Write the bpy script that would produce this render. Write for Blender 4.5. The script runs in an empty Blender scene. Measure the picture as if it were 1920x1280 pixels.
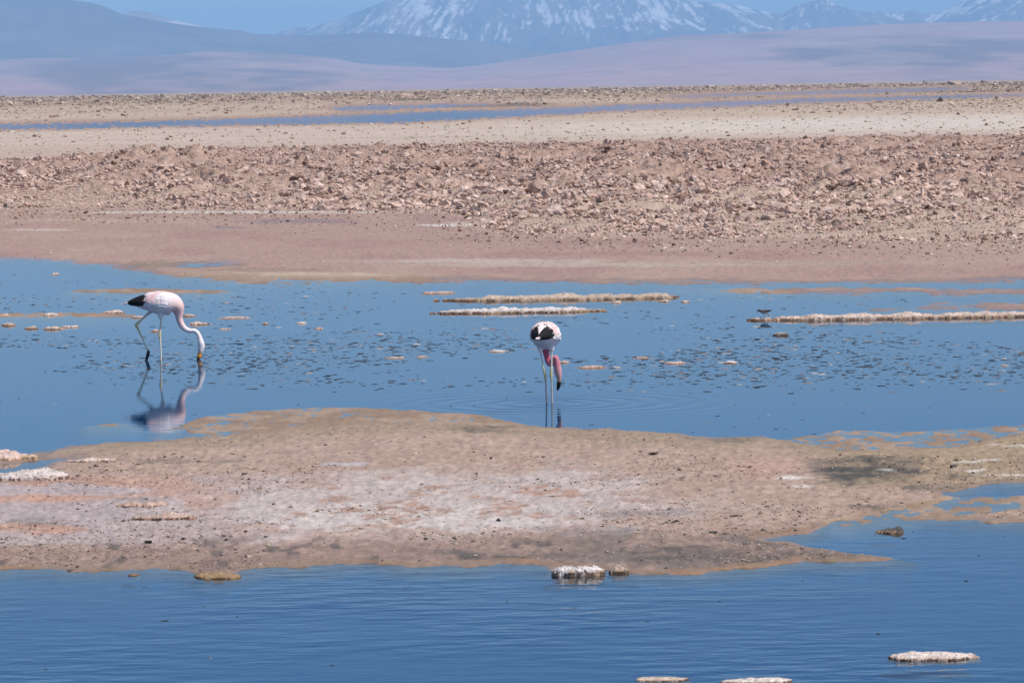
import bpy, math, random
import numpy as np
from mathutils import Matrix, Vector
from mathutils.kdtree import KDTree

rng = np.random.default_rng(11)
random.seed(11)
scene = bpy.context.scene
R = math.radians

# ------------------------------------------------------------------ camera
CAM_H = 2.9                    # metres above the lagoon
LENS = 150.0
FPX = 1920 * LENS / 36.0       # focal length in photo pixels
HORIZON = 163.0                # horizon row at the centre column
ROLL = 0.0156
PITCH = math.atan((640 - HORIZON) * math.cos(ROLL) / FPX)
fwd = np.array([0, math.cos(PITCH), -math.sin(PITCH)])
r0 = np.array([1.0, 0, 0]); u0 = np.array([0, math.sin(PITCH), math.cos(PITCH)])
cam_right = math.cos(ROLL) * r0 - math.sin(ROLL) * u0
cam_up = math.sin(ROLL) * r0 + math.cos(ROLL) * u0
cam = bpy.data.cameras.new('camera')
cam.lens = LENS; cam.sensor_width = 36.0
cam.clip_start = 0.5; cam.clip_end = 200000.0
cam_ob = bpy.data.objects.new('camera', cam)
scene.collection.objects.link(cam_ob)
m = Matrix.Identity(4)
for i in range(3):
    m[i][0] = cam_right[i]; m[i][1] = cam_up[i]; m[i][2] = -fwd[i]
m[2][3] = CAM_H
cam_ob.matrix_world = m
scene.camera = cam_ob

# ------------------------------------------------------------------ world and sun
SUN_EL, SUN_AZ = R(56), R(114)     # azimuth clockwise from +Y: right and a little behind the camera
world = bpy.data.worlds.new('World'); scene.world = world
world.use_nodes = True
wn = world.node_tree.nodes; wl = world.node_tree.links
for n in list(wn): wn.remove(n)
sky = wn.new('ShaderNodeTexSky'); sky.sky_type = 'NISHITA'; sky.sun_disc = False
sky.sun_elevation = SUN_EL; sky.sun_rotation = SUN_AZ
sky.altitude = 2300; sky.air_density = 1.0; sky.dust_density = 0.05; sky.ozone_density = 7.5
bg = wn.new('ShaderNodeBackground'); bg.inputs['Strength'].default_value = 0.119
wo = wn.new('ShaderNodeOutputWorld')
wl.new(sky.outputs[0], bg.inputs['Color']); wl.new(bg.outputs[0], wo.inputs['Surface'])
sun = bpy.data.lights.new('sun', 'SUN'); sun.energy = 5.0; sun.angle = R(0.5); sun.color = (1.0, 0.94, 0.865)
sun_ob = bpy.data.objects.new('sun', sun); scene.collection.objects.link(sun_ob)
sdir = Vector((math.sin(SUN_AZ) * math.cos(SUN_EL), math.cos(SUN_AZ) * math.cos(SUN_EL), math.sin(SUN_EL)))
sun_ob.rotation_euler = sdir.to_track_quat('Z', 'Y').to_euler()
vs = scene.view_settings
vs.view_transform = 'Standard'; vs.look = 'None'; vs.exposure = 0.0; vs.gamma = 1.0
vs.use_curve_mapping = False
scene.cycles.use_denoising = True
scene.cycles.max_bounces = 6; scene.cycles.volume_bounces = 1
scene.cycles.transparent_max_bounces = 6

# ------------------------------------------------------------------ pixel <-> place
def ray(u, v):
    d = fwd * FPX + cam_right * (u - 960) - cam_up * (v - 640)
    return d / np.linalg.norm(d)
def place(u, v, z=0.0):
    d = ray(u, v); t = (z - CAM_H) / d[2]
    return np.array([d[0] * t, d[1] * t, z])
def mpp(u, v):                    # metres for one photo pixel at that ground point
    p = place(u, v); return math.sqrt(p[0]**2 + p[1]**2 + CAM_H**2) / FPX
def to_px(x, y, z=0.0):
    dz = z - CAM_H
    f = y * fwd[1] + dz * fwd[2]
    a = x * cam_right[0] + y * cam_right[1] + dz * cam_right[2]
    b = x * cam_up[0] + y * cam_up[1] + dz * cam_up[2]
    return 960 + FPX * a / f, 640 - FPX * b / f
def hor(u): return HORIZON - ROLL * (u - 960)

# ------------------------------------------------------------------ noise
def hsh(ix, iy, seed):
    h = (ix.astype(np.int64) * 374761393 + iy.astype(np.int64) * 668265263 + seed * 1274126177) & 0xFFFFFFFF
    h = ((h ^ (h >> 13)) * 1274126177) & 0xFFFFFFFF
    h = (h ^ (h >> 16)) & 0xFFFFFFFF
    return (h & 0xFFFF).astype(np.float32) / 65535.0
def vn(x, y, seed=0):
    fx = np.floor(x); fy = np.floor(y)
    tx = (x - fx).astype(np.float32); ty = (y - fy).astype(np.float32)
    tx = tx * tx * (3 - 2 * tx); ty = ty * ty * (3 - 2 * ty)
    a = hsh(fx, fy, seed); b = hsh(fx + 1, fy, seed); c = hsh(fx, fy + 1, seed); d = hsh(fx + 1, fy + 1, seed)
    return (a + (b - a) * tx) * (1 - ty) + (c + (d - c) * tx) * ty
def fbm(x, y, seed=0, octv=4, gain=0.5):
    s = 0; a = 1.0; t = 0
    for o in range(octv):
        c, sn = math.cos(o * 1.1 + .4), math.sin(o * 1.1 + .4)
        k = 2.03 ** o
        s = s + a * vn((x * c - y * sn) * k + 31.7 * o, (x * sn + y * c) * k - 17.3 * o, seed + o)
        t += a; a *= gain
    return s / t
def sm(e0, e1, x):
    t = np.clip((x - e0) / (e1 - e0), 0, 1); return t * t * (3 - 2 * t)

# ------------------------------------------------------------------ colour: what the sunlit surface shows -> base colour
LIT = 1.36
def lin(c): return np.where(c <= 0.04045, c / 12.92, ((c + 0.055) / 1.055) ** 2.4)
def C(r, g, b, k=1.0): return lin(np.array([r, g, b]) / 255.0) / LIT * k * np.array([1.0, .985, .93])

# ------------------------------------------------------------------ materials
def new_mat(name):
    mt = bpy.data.materials.new(name); mt.use_nodes = True
    nt = mt.node_tree
    for n in list(nt.nodes): nt.nodes.remove(n)
    out = nt.nodes.new('ShaderNodeOutputMaterial')
    return mt, nt, out
def attr_mat(name, attr='col', fine=30.0, contrast=0.25, rough=0.9, bump=0.004, bscale=25.0, spec=0.3, wet=False, mid=None, coord='world'):
    mt, nt, out = new_mat(name); N = nt.nodes.new; L = nt.links.new
    p = N('ShaderNodeBsdfPrincipled'); L(p.outputs[0], out.inputs['Surface'])
    a = N('ShaderNodeAttribute'); a.attribute_name = attr
    if coord == 'world':
        g = N('ShaderNodeNewGeometry'); pos = g.outputs['Position']
    else:
        g = N('ShaderNodeTexCoord'); pos = g.outputs['Object']
    cur = a.outputs['Color']
    for sc, con in ([(fine, contrast)] + ([mid] if mid else [])):
        nz = N('ShaderNodeTexNoise'); nz.inputs['Scale'].default_value = sc; nz.inputs['Detail'].default_value = 3
        nz.inputs['Roughness'].default_value = 0.65
        L(pos, nz.inputs['Vector'])
        mr = N('ShaderNodeMapRange'); mr.inputs['From Min'].default_value = 0.25; mr.inputs['From Max'].default_value = 0.75
        mr.inputs['To Min'].default_value = 1 - con; mr.inputs['To Max'].default_value = 1 + con
        L(nz.outputs['Fac'], mr.inputs['Value'])
        vm = N('ShaderNodeVectorMath'); vm.operation = 'SCALE'
        L(cur, vm.inputs[0]); L(mr.outputs[0], vm.inputs['Scale']); cur = vm.outputs[0]
    L(cur, p.inputs['Base Color'])
    p.inputs['Specular IOR Level'].default_value = spec
    if wet:
        w = N('ShaderNodeAttribute'); w.attribute_name = 'wet'
        mr = N('ShaderNodeMapRange'); mr.inputs['To Min'].default_value = rough; mr.inputs['To Max'].default_value = 0.22
        L(w.outputs['Fac'], mr.inputs['Value']); L(mr.outputs[0], p.inputs['Roughness'])
    else:
        p.inputs['Roughness'].default_value = rough
    if bump > 0:
        nb = N('ShaderNodeTexNoise'); nb.inputs['Scale'].default_value = bscale; nb.inputs['Detail'].default_value = 4
        L(pos, nb.inputs['Vector'])
        b = N('ShaderNodeBump'); b.inputs['Strength'].default_value = 1.0; b.inputs['Distance'].default_value = bump
        L(nb.outputs['Fac'], b.inputs['Height']); L(b.outputs[0], p.inputs['Normal'])
    return mt
M_ground = attr_mat('salt_mud', fine=22, contrast=0.22, bump=0.012, bscale=14, wet=True, mid=(3.0, 0.10))
M_crust = attr_mat('salt_crust', fine=7, contrast=0.36, bump=0.09, bscale=5, rough=0.95, mid=(1.2, 0.12))
M_far = attr_mat('far_salt', fine=0.6, contrast=0.22, bump=0.25, bscale=0.9, rough=0.95, mid=(0.08, 0.10))
M_salt = attr_mat('salt_mound', fine=45, contrast=0.28, bump=0.008, bscale=40, rough=0.85, mid=(11, 0.15))
M_rock = attr_mat('mountain_rock', fine=0.004, contrast=0.18, bump=0, rough=1.0, spec=0.0, mid=(0.0009, 0.12))
M_bird = attr_mat('plumage', fine=60, contrast=0.10, bump=0.0015, bscale=90, rough=0.75, spec=0.2, coord='object')
M_algae = attr_mat('algae', fine=60, contrast=0.3, bump=0.003, bscale=50, rough=0.6, spec=0.3)

def link(o, parent=None):
    scene.collection.objects.link(o)
    if parent is not None: o.parent = parent
    return o
def mesh_np(name, V, F, mat, parent=None, col=None, wet=None, smooth=False):
    V = np.asarray(V, np.float32); F = np.asarray(F, np.int32)
    me = bpy.data.meshes.new(name)
    k = F.shape[1]
    me.vertices.add(len(V)); me.vertices.foreach_set('co', V.ravel())
    me.loops.add(F.size); me.loops.foreach_set('vertex_index', F.ravel())
    me.polygons.add(len(F))
    me.polygons.foreach_set('loop_start', np.arange(0, F.size, k, dtype=np.int32))
    me.polygons.foreach_set('use_smooth', np.full(len(F), smooth, dtype=bool))
    me.update(calc_edges=True)
    if col is not None: set_col(me, col)
    if wet is not None:
        at = me.attributes.new('wet', 'FLOAT', 'POINT'); at.data.foreach_set('value', np.asarray(wet, np.float32).ravel())
    me.materials.append(mat)
    o = bpy.data.objects.new(name, me)
    return link(o, parent)
def set_col(me, col):
    c = np.ones((len(me.vertices), 4), np.float32); c[:, :3] = col
    at = me.attributes.new('col', 'FLOAT_COLOR', 'POINT'); at.data.foreach_set('color', c.ravel())
def tag(o, label=None, cat=None, group=None, kind=None):
    if label: o['label'] = label
    if cat: o['category'] = cat
    if group: o['group'] = group
    if kind: o['kind'] = kind
    return o
def grid_faces(nr, nc, off=0):
    i = np.arange(nr - 1)[:, None] * nc + np.arange(nc - 1)[None, :]
    i = i.ravel() + off
    return np.stack([i, i + 1, i + nc + 1, i + nc], 1)

# ------------------------------------------------------------------ the plan of the place (outlines on the ground, by photo pixel)
POLY = {
 'far_shore': [(-1100,455),(-100,482),(0,486),(90,490),(170,497),(250,505),(300,513),(335,521),(500,526),(800,527),(1000,529),(1200,531),(1330,532),(1500,533),(1700,532),(1920,527),(3000,515),(3000,100),(-1100,100)],
 'right_shore': [(1380,545),(1550,538),(1750,541),(1920,541),(3000,530),(3000,552),(1920,556),(1800,553),(1600,549),(1480,549)],
 'right_mud': [(1640,581),(1750,571),(1920,565),(3000,558),(3000,584)],
 'sandbar': [(-1100,915),(0,893),(40,888),(62,880),(100,868),(140,861),(150,857),(100,859),(50,866),(0,873),(-1100,890),(-1100,830),(0,846),(45,851),(100,845),(150,838),(220,832),(300,827),(350,820),(400,815),(480,809),(560,800),(640,791),(740,788),(820,788),(880,790),(930,793),(960,796),(1000,799),(1060,803),(1150,806),(1250,814),(1330,821),(1420,819),(1500,826),(1560,838),(1650,840),(1750,836),(1800,832),(1850,818),(1920,806),(3000,780),
   (3000,930),(1920,906),(1860,909),(1820,919),(1775,926),(1800,934),(1770,948),(1715,958),(1632,966),(1600,975),(1545,988),(1530,998),(1470,1004),(1420,1010),(1440,1016),(1500,1022),(1560,1030),(1620,1040),(1715,1046),(1640,1050),(1500,1055),(1400,1065),(1280,1073),(1180,1074),(1130,1070),(1040,1064),(1000,1056),(940,1055),(880,1061),(760,1063),(690,1058),(600,1063),(480,1069),(425,1083),(385,1083),(340,1071),(260,1065),(160,1071),(80,1068),(0,1069),(-1100,1080)],
 'right_bar': [(1680,968),(1740,962),(1790,961),(1850,956),(1920,946),(3000,925),(3000,990),(1920,979),(1850,977)],
}
FARWATER = {
 'strip_a': [(618,203),(640,199),(720,197),(800,196),(900,194),(940,197),(860,200),(790,204),(700,208),(640,209)],
 'strip_b': [(-1100,258),(-1100,243),(0,233),(200,229),(400,224),(560,219),(700,213),(800,209),(930,206),(1100,199),(1300,193),(1480,185),(1920,176),(1920,181),(1500,194),(1300,203),(1150,209),(960,220),(760,230),(560,234),(300,238),(100,243)],
 'strip_c': [(1240,181),(1330,177),(1480,172),(1640,167),(1810,163),(1820,168),(1700,173),(1560,177),(1420,179),(1300,184)],
 'pool_d': [(340,498),(400,494),(435,496),(400,499)],
}
CRUST = [(-1100,318),(0,306),(120,298),(260,288),(430,280),(640,278),(900,272),(1150,268),(1300,264),(1600,261),(1920,256),(3000,245),(3000,462),(1920,458),(1700,456),(1500,451),(1300,448),(1100,445),(950,438),(860,426),(930,414),(800,398),(640,400),(400,395),(150,392),(0,396),(-1100,402)]
MIX = {
 'm1': [(330,800),(365,782),(430,772),(560,762),(700,763),(900,775),(990,796),(800,802),(640,806),(480,816),(400,818),(350,812)],
 'm1b': [(150,797),(220,790),(262,795),(230,801),(165,803)],
 'm1c': [(285,800),(330,797),(352,806),(300,810)],
 'm2': [(1470,822),(1580,803),(1720,806),(1850,797),(1940,792),(3000,770),(3000,806),(1920,830),(1800,842),(1560,844)],
 'm3': [(1545,950),(1640,930),(1800,930),(1930,925),(3000,900),(3000,945),(1920,962),(1780,968),(1640,985),(1560,990)],
 'm4': [(130,542),(260,538),(440,543),(430,552),(260,553),(120,549)],
 'm5': [(-1100,580),(0,585),(130,583),(260,588),(260,597),(100,597),(-1100,596)],
 'spit': [(308,517),(380,513),(520,514),(700,516),(800,520),(800,526),(500,525),(340,521)],
 'm6': [(1240,540),(1380,540),(1480,548),(1400,552)],
 'm7': [(380,528),(560,528),(700,530),(560,534),(400,533)],
}
GU0, GU1, GUS = -1100, 3000, 8; GV0, GV1, GVS = 140, 1400, 2
VS = 3.0
_gu = np.arange(GU0, GU1 + 1, GUS, dtype=np.float32); _gv = np.arange(GV0, GV1 + 1, GVS, dtype=np.float32)
def sdf_grid(poly):
    P = np.array(poly, np.float32)
    v0 = max(GV0, P[:, 1].min() - 60); v1 = min(GV1, P[:, 1].max() + 60)
    j0 = int((v0 - GV0) // GVS); j1 = int((v1 - GV0) // GVS) + 1
    out = np.full((len(_gv), len(_gu)), -180.0, np.float32)
    X, Y = np.meshgrid(_gu, _gv[j0:j1])
    D = np.full(X.shape, 1e9, np.float32); ins = np.zeros(X.shape, bool)
    n = len(P)
    for i in range(n):
        ax, ay = P[i]; bx, by = P[(i + 1) % n]
        ex, ey = bx - ax, (by - ay) * VS
        wx = X - ax; wy = (Y - ay) * VS
        t = np.clip((wx * ex + wy * ey) / (ex * ex + ey * ey + 1e-9), 0, 1)
        D = np.minimum(D, (wx - ex * t) ** 2 + (wy - ey * t) ** 2)
        if ay != by:
            cnd = ((ay > Y) != (by > Y)) & (X < (bx - ax) * (Y - ay) / (by - ay) + ax)
            ins ^= cnd
    out[j0:j1] = np.where(ins, 1, -1) * np.sqrt(D)
    return out
def sample(g, u, v):
    x = np.clip((u - GU0) / GUS, 0, len(_gu) - 1.001); y = np.clip((v - GV0) / GVS, 0, len(_gv) - 1.001)
    i = x.astype(np.int32); j = y.astype(np.int32); fx = x - i; fy = y - j
    return (g[j, i] * (1 - fx) + g[j, i + 1] * fx) * (1 - fy) + (g[j + 1, i] * (1 - fx) + g[j + 1, i + 1] * fx) * fy
G_land = np.full((len(_gv), len(_gu)), -180.0, np.float32)
for k, p in POLY.items(): G_land = np.maximum(G_land, sdf_grid(p))
for k, p in FARWATER.items(): G_land = np.minimum(G_land, -sdf_grid(p))
G_crust = sdf_grid(CRUST)
G_mix = np.full_like(G_land, -180.0)
for k, p in MIX.items(): G_mix = np.maximum(G_mix, sdf_grid(p))
G_bar = np.full_like(G_land, -180.0)
for k in ('spit', 'm1', 'm4', 'm5', 'm6', 'm7'): G_bar = np.maximum(G_bar, sdf_grid(MIX[k]))

def ground(x, y, want_col=False):
    """height of the ground (m above the water) and its colour at world x, y"""
    d = y
    u, v = to_px(x, y); u = u.astype(np.float32); v = v.astype(np.float32)
    w = v - hor(u)
    sd = sample(G_land, u, v); sc = sample(G_crust, u, v); mx = sample(G_mix, u, v)
    n1 = fbm(x * 1.7, y * 0.9, 3, 4) - 0.5
    n2 = fbm(x * 7.0, y * 5.0, 9, 3) - 0.5
    nf = fbm(x / np.maximum(d, 20) * 900, np.log(np.maximum(d, 1)) * 260, 17, 3) - 0.5
    sdn = sd + 40 * n1 + 30 * n2 + np.where(w < 110, 30 * nf, 0)
    near = sm(120, 180, w)
    slope = 0.0011 * near + 0.006 * (1 - near)
    top = 0.014 * near + 0.10 * (1 - near)
    z = np.where(sdn > 0, top * np.tanh(sdn * slope / top), np.maximum(sdn * slope * 2.2, -0.09))
    # shallows where mud only just breaks the surface
    mk = sm(-25, 12, mx)
    zm = 0.010 * (fbm(x * 2.6, y * 0.9, 21, 4) - 0.5) + 0.024 * (fbm(x * 12, y * 6, 27, 3) - 0.5) + 0.0012 + 0.0036 * sm(-12, 8, sample(G_bar, u, v))
    z = np.where(sd < 20, z * (1 - mk) + zm * mk, z)
    # small relief on the dry flats
    dry = sm(5, 60, sdn)
    z = z + dry * near * (0.014 * (fbm(x * 1.3, y * 1.0, 33, 3) - 0.5) + 0.034 * (np.abs(fbm(x * 8, y * 7, 35, 3) - 0.5) - .1) + 0.018 * (fbm(x * 22, y * 11, 37, 2) - .45))
    z = z + dry * (1 - near) * 0.06 * (fbm(x * 1.5, y * 1.5, 34, 3) - 0.4)
    # the broken crust
    A = sm(-4, 75, sc + 26 * n1 + 10 * n2)
    A = A * (0.30 + 0.70 * sm(0, 200, (455 - v) * 2.0))
    bill = np.abs(fbm(x * 0.9, y * 0.9, 41, 2) - 0.5) * 2
    b1 = fbm(x * 1.2, y * 1.0, 43, 3, .6)
    big = fbm(x * 0.35, y * 0.2, 51, 2)
    zc = 0.02 + 0.60 * big ** 1.6 * (0.25 + 1.4 * bill) + 0.42 * (b1 - .3)
    z = z + A * zc * sm(600, 300, d)
    # rougher mid-distance patches and the far rim
    ro = sm(0.5, 0.62, fbm(x * 0.03, y * 0.008, 61, 3)) * sm(250, 330, d) * 0.5 + sm(27, 17, w)
    ro = np.clip(ro, 0, 1) * sm(2, 22, sd)
    jag = np.abs(fbm(x * 0.55, y * 0.25, 63, 3, .65) * 2 - 1)
    zf = 0.55 * jag + 0.25 * fbm(x * 0.12, y * 0.03, 67, 2)
    z = z + ro * zf
    if not want_col: return z
    # ---------------------------------------------------------------- colours of the ground, the deep water's tint included
    m2 = fbm(x * 0.9, y * 0.35, 71, 4); m3 = fbm(x * 4, y * 2.0, 73, 4); m4 = fbm(x * 14, y * 9, 79, 3)
    col = np.empty((len(x), 3), np.float32)
    def mixc(f, c): col[:] = col * (1 - f[:, None]) + np.asarray(c, np.float32)[None] * f[:, None]
    col[:] = C(181, 152, 142)
    jig = 10 * (m2 - .5) + 6 * (m3 - .5)
    # far plain
    mixc(sm(150, 120, w), C(208, 190, 178))
    mixc(sm(78, 60, w + jig) * 0.8, C(200, 180, 162))
    mixc(sm(30, 24, w), C(196, 176, 158))
    band = sm(60, 78, w + jig * .6) * sm(102, 90, w + jig * .3)
    mixc(band * sm(700, 1500, u) * 0.9, C(222, 210, 200))
    mixc(sm(95, 110, w + jig) * sm(150, 120, w) * sm(900, 300, u) * .55, C(196, 170, 158))
    mixc(ro * sm(240, 330, d) * .7, C(178, 154, 138))
    # dark algae by the far strip
    dk = sm(1.0, 0.55, np.hypot((u - 930) / 130, (v - 199 + .02 * (u - 930)) / 4.0) + .6 * nf) + sm(1.0, 0.5, np.hypot((u - 770) / 70, (v - 188.5 + .02 * (u - 770)) / 1.8) + .6 * nf)
    dk = dk + sm(1.0, .5, np.hypot((u - 1780) / 180, (v - 172) / 2.5) + .6 * nf) * .7
    mixc(np.clip(dk, 0, 1) * .85, C(92, 92, 84))
    # brown wet rim of the far strips
    mixc(sm(26, 2, sd + 10 * nf) * sm(118, 100, w) * .7, C(170, 140, 128))
    # pink mud between crust and lagoon
    pk = sm(215, 240, w)
    mixc(pk * sm(.5, .7, m2) * .6, C(170, 139, 131))
    mixc(pk * sm(.52, .66, fbm(x * .5, y * .12, 83, 3)) * .5, C(188, 163, 150))
    def streak(cu, cv, ru, rv, c, f, k=1.0):
        r = np.hypot((u - cu) / ru, (v - cv) / rv) + k * (m3 - .5) + .5 * k * (m4 - .5)
        f2_ = sm(1.0, .35, r)
        if k > 1.2: f2_ = f2_ * (.45 + .55 * sm(.38, .6, stk))
        mixc(f2_ * f, c)
    stk = fbm(x * 1.6, y * 4.5, 119, 3) * .6 + fbm(x * 9, y * 9, 121, 2) * .4
    streak(560, 416, 140, 7, C(150, 132, 138), .8)
    streak(430, 428, 40, 4, C(146, 130, 136), .8)
    streak(900, 491, 330, 6, C(206, 190, 180), .7)
    streak(1500, 495, 420, 8, C(186, 168, 154), .5)
    streak(1200, 478, 400, 7, C(168, 132, 124), .5)
    streak(940, 422, 150, 5, C(224, 216, 210), .9)
    streak(830, 424, 70, 2.5, C(232, 226, 222), .9)
    streak(450, 399, 400, 3, C(226, 218, 212), .9)
    streak(80, 432, 90, 2.0, C(214, 200, 192), .8)
    streak(200, 415, 260, 7, C(198, 174, 156), .6)
    streak(560, 518, 270, 7, C(206, 188, 168), .95)
    streak(330, 498, 150, 9, C(146, 130, 118), .8)
    streak(480, 507, 160, 5, C(158, 138, 124), .7)
    streak(1050, 498, 420, 6, C(196, 180, 170), .7)
    streak(1650, 530, 300, 4, C(190, 166, 150), .5)
    # the crust
    cr = sm(-12, 22, sc + 26 * n1 + 8 * n2) * sm(500, 260, d)
    mixc(cr, C(186, 156, 143))
    mixc(cr * sm(.5, .7, m2) * .6, C(162, 134, 120))
    mixc(cr * sm(.55, .75, m3) * .5, C(210, 190, 178))
    mixc(cr * sm(350, 405, v + jig * 2) * .6, C(206, 186, 170))
    # the sandbar
    sb = sm(575, 610, w)
    mixc(sb, C(188, 163, 150))
    mixc(sb * sm(.42, .62, m3) * .4, C(176, 149, 135))
    core = sm(1.15, .5, np.hypot((u - 780) / 640, (v - 952) / 74) + .8 * (m2 - .5) + .5 * (m3 - .5))
    mixc(sb * core * .85, C(203, 190, 188))
    core2 = sm(1.1, .4, np.hypot((u - 800) / 380, (v - 978) / 34) + .7 * (m3 - .5))
    mixc(sb * core2 * .6, C(218, 208, 205))
    mixc(sb * core * sm(.50, .60, m3) * sm(.40, .55, m4) * .85, C(182, 146, 128))
    lf = sm(620, 160, u) * sb * sm(886, 902, v) * sm(1035, 1015, v)
    mixc(lf * .7, C(188, 178, 184))
    mixc(lf * sm(.50, .60, fbm(x * 1.1, y * .75, 95, 3)) * .95, C(202, 162, 144))
    # brownish damp strip along the near shore
    bot = sb * sm(1006, 1030, v + 26 * (m2 - .5) + .02 * (u - 600))
    mixc(bot * .75, C(158, 134, 124)); mixc(bot * sm(900, 1200, u) * sm(.42, .55, m3) * .8, C(124, 114, 108))
    # tan damp margin along the top and the right
    topm = sm(110, 40, sd + 60 * (m2 - .5)) * sb * sm(872, 835, v)
    mixc(topm * .85, C(168, 148, 128))
    rt = sb * sm(1480, 1600, u + 60 * (m2 - .5)) * sm(935, 900, v)
    mixc(rt * .95, C(172, 151, 126))
    streak(1440, 880, 110, 34, C(196, 162, 150), .8)
    spk = fbm(x * 26, y * 10, 105, 2)
    col *= (1 + sb * .55 * (spk - .5) + pk * (1 - sb) * .25 * (m4 - .5))[:, None]
    # dark algal films
    for cu, cv, ru, rv, f in ((915, 808, 75, 9, .9), (1350, 829, 70, 6, .9), (1640, 888, 150, 34, 1.0), (1560, 872, 60, 16, .6), (1200, 968, 130, 12, .7), (1090, 998, 130, 13, .75), (1330, 1046, 320, 20, .75),
                              (520, 1052, 400, 10, .5), (760, 1038, 260, 12, .55), (410, 1064, 60, 12, .8), (120, 905, 160, 8, .4), (330, 868, 180, 4, .5), (60, 985, 60, 14, .5), (1000, 1048, 160, 9, .8), (1760, 915, 90, 8, .5), (1680, 955, 160, 8, .8), (1820, 958, 60, 7, .8), (250, 940, 70, 6, .4)):
        if cv < 1000 and cu > 800 and cu < 1300 and cv > 900: c = C(140, 134, 138)
        elif cv > 1030 and cu < 900: c = C(140, 118, 112)
        else: c = C(86, 84, 80)
        streak(cu, cv, ru, rv, c, f, 1.5)
    sp = sb * sm(.62, .72, fbm(x * 6, y * 1.6, 101, 3)) * sm(1000, 1030, v)
    mixc(sp * .8, C(98, 94, 92))
    streak(640, 874, 60, 6, C(200, 196, 206), .8)
    # salt streaks on the right
    for cu, cv, ru, rv in ((1885, 838, 46, 2), (1815, 869, 40, 2.6), (1850, 866, 30, 1.6), (1830, 885, 28, 2.5), (1790, 884, 18, 1.4), (1660, 884, 22, 1.4), (1655, 841, 14, 1.4), (1900, 893, 60, 1.5), (1490, 898, 40, 4), (1500, 915, 30, 3)):
        streak(cu, cv, ru * 1.1, rv * 1.2, C(234, 226, 220), .9, 1.19)
    # ochre and wet rim where the flats meet the water
    rim = sm(26, 6, sdn) * near
    mixc(rim * .55 * sm(480, 520, v), C(150, 124, 98))
    low = rim * sm(900, 930, v)
    mixc(low * .5, C(172, 142, 108))
    mixc(low * sm(.52, .68, m3) * .35, C(186, 134, 88))
    und = sm(2, -10, sdn)
    mixc(und * near, C(120, 98, 84)); mixc(und * (1 - near), C(120, 108, 116))
    mixc(sm(-4, -34, sdn) * (1 - mk * sm(-10, 14, mx)), np.array([.001, .080, .20]))       # deep water's blue, light lost in the water, painted onto the bed
    mixc(mk * sm(40, 10, sd) * .85, C(164, 140, 121))
    mixc(mk * sm(40, 10, sd) * sm(.5, .62, m3) * .5, C(190, 166, 148))
    wet = np.clip(sm(30, 0, sdn) * .9, 0, 1) * near * (1 - mk)
    return z, np.clip(col, 0.006, .85), np.clip(wet, 0, 1)

# ------------------------------------------------------------------ ground sheets
def geo(a, b, n): return np.geomspace(a, b, n, endpoint=False)
rows = [geo(3, 19, 26), geo(19, 39, 225), geo(39, 96, 195), geo(96, 235, 190), geo(235, 1500, 165), geo(1500, 14000, 40), [14000.0]]
cuts = np.cumsum([0] + [len(r) for r in rows])
ys = np.concatenate(rows)
tmax = 0.129
ts = np.concatenate([-np.geomspace(1.6, tmax * 1.02, 26), np.linspace(-tmax, tmax, 640), np.geomspace(tmax * 1.02, 1.6, 26)])
nc = len(ts)
def sheet(name, r0_, r1_, mat, smooth):
    yy = ys[r0_:r1_ + 1] if r1_ < len(ys) else ys[r0_:]
    Y = np.repeat(yy, nc); X = (yy[:, None] * ts[None, :]).ravel()
    z, col, wet = ground(X, Y, True)
    # beyond the frame to the sides and under the camera the lagoon bed simply goes on
    o = mesh_np(name, np.stack([X, Y, z], 1), grid_faces(len(yy), nc), mat, col=col, wet=wet, smooth=smooth)
    tag(o, kind='structure'); return o
sandbar = sheet('sandbar', 0, cuts[2], M_ground, True)
mud_flat = sheet('mud_flat', cuts[2], cuts[3], M_ground, True)
crust = sheet('salt_crust', cuts[3], cuts[4], M_crust, False)
plain = sheet('salt_plain', cuts[4], len(ys), M_far, False)

# ------------------------------------------------------------------ water
BIRD2 = place(1024, 755.5)
mt, nt, out = new_mat('lagoon_water'); N = nt.nodes.new; L = nt.links.new
fr = N('ShaderNodeFresnel'); fr.inputs['IOR'].default_value = 1.27
gl = N('ShaderNodeBsdfGlossy'); gl.inputs['Roughness'].default_value = 0.02
tr = N('ShaderNodeBsdfTransparent'); tr.inputs['Color'].default_value = (0.64, 0.80, 0.87, 1)
mxs = N('ShaderNodeMixShader'); L(fr.outputs[0], mxs.inputs[0]); L(tr.outputs[0], mxs.inputs[1]); L(gl.outputs[0], mxs.inputs[2])
L(mxs.outputs[0], out.inputs['Surface'])
g = N('ShaderNodeNewGeometry')
def math_n(op, a, b=None):
    n = N('ShaderNodeMath'); n.operation = op
    for i, s in enumerate((a, b)):
        if s is None: continue
        if isinstance(s, (int, float)): n.inputs[i].default_value = s
        else: L(s, n.inputs[i])
    return n.outputs[0]
def noise_n(scale, stretch=(1, 1, 1), detail=2):
    mp = N('ShaderNodeMapping'); mp.inputs['Scale'].default_value = stretch; L(g.outputs['Position'], mp.inputs['Vector'])
    nz = N('ShaderNodeTexNoise'); nz.inputs['Scale'].default_value = scale; nz.inputs['Detail'].default_value = detail
    L(mp.outputs[0], nz.inputs['Vector']); return nz.outputs['Fac']
ripple = noise_n(3.2, (1.0, 1.6, 1), 2)
fine_r = noise_n(14.0, (1.0, 1.5, 1), 2)
patch = noise_n(0.55, (1, .5, 1), 3)
pm = N('ShaderNodeMapRange'); pm.inputs['From Min'].default_value = .42; pm.inputs['From Max'].default_value = .62; L(patch, pm.inputs['Value'])
sx = N('ShaderNodeSeparateXYZ'); L(g.outputs['Position'], sx.inputs[0])
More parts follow.
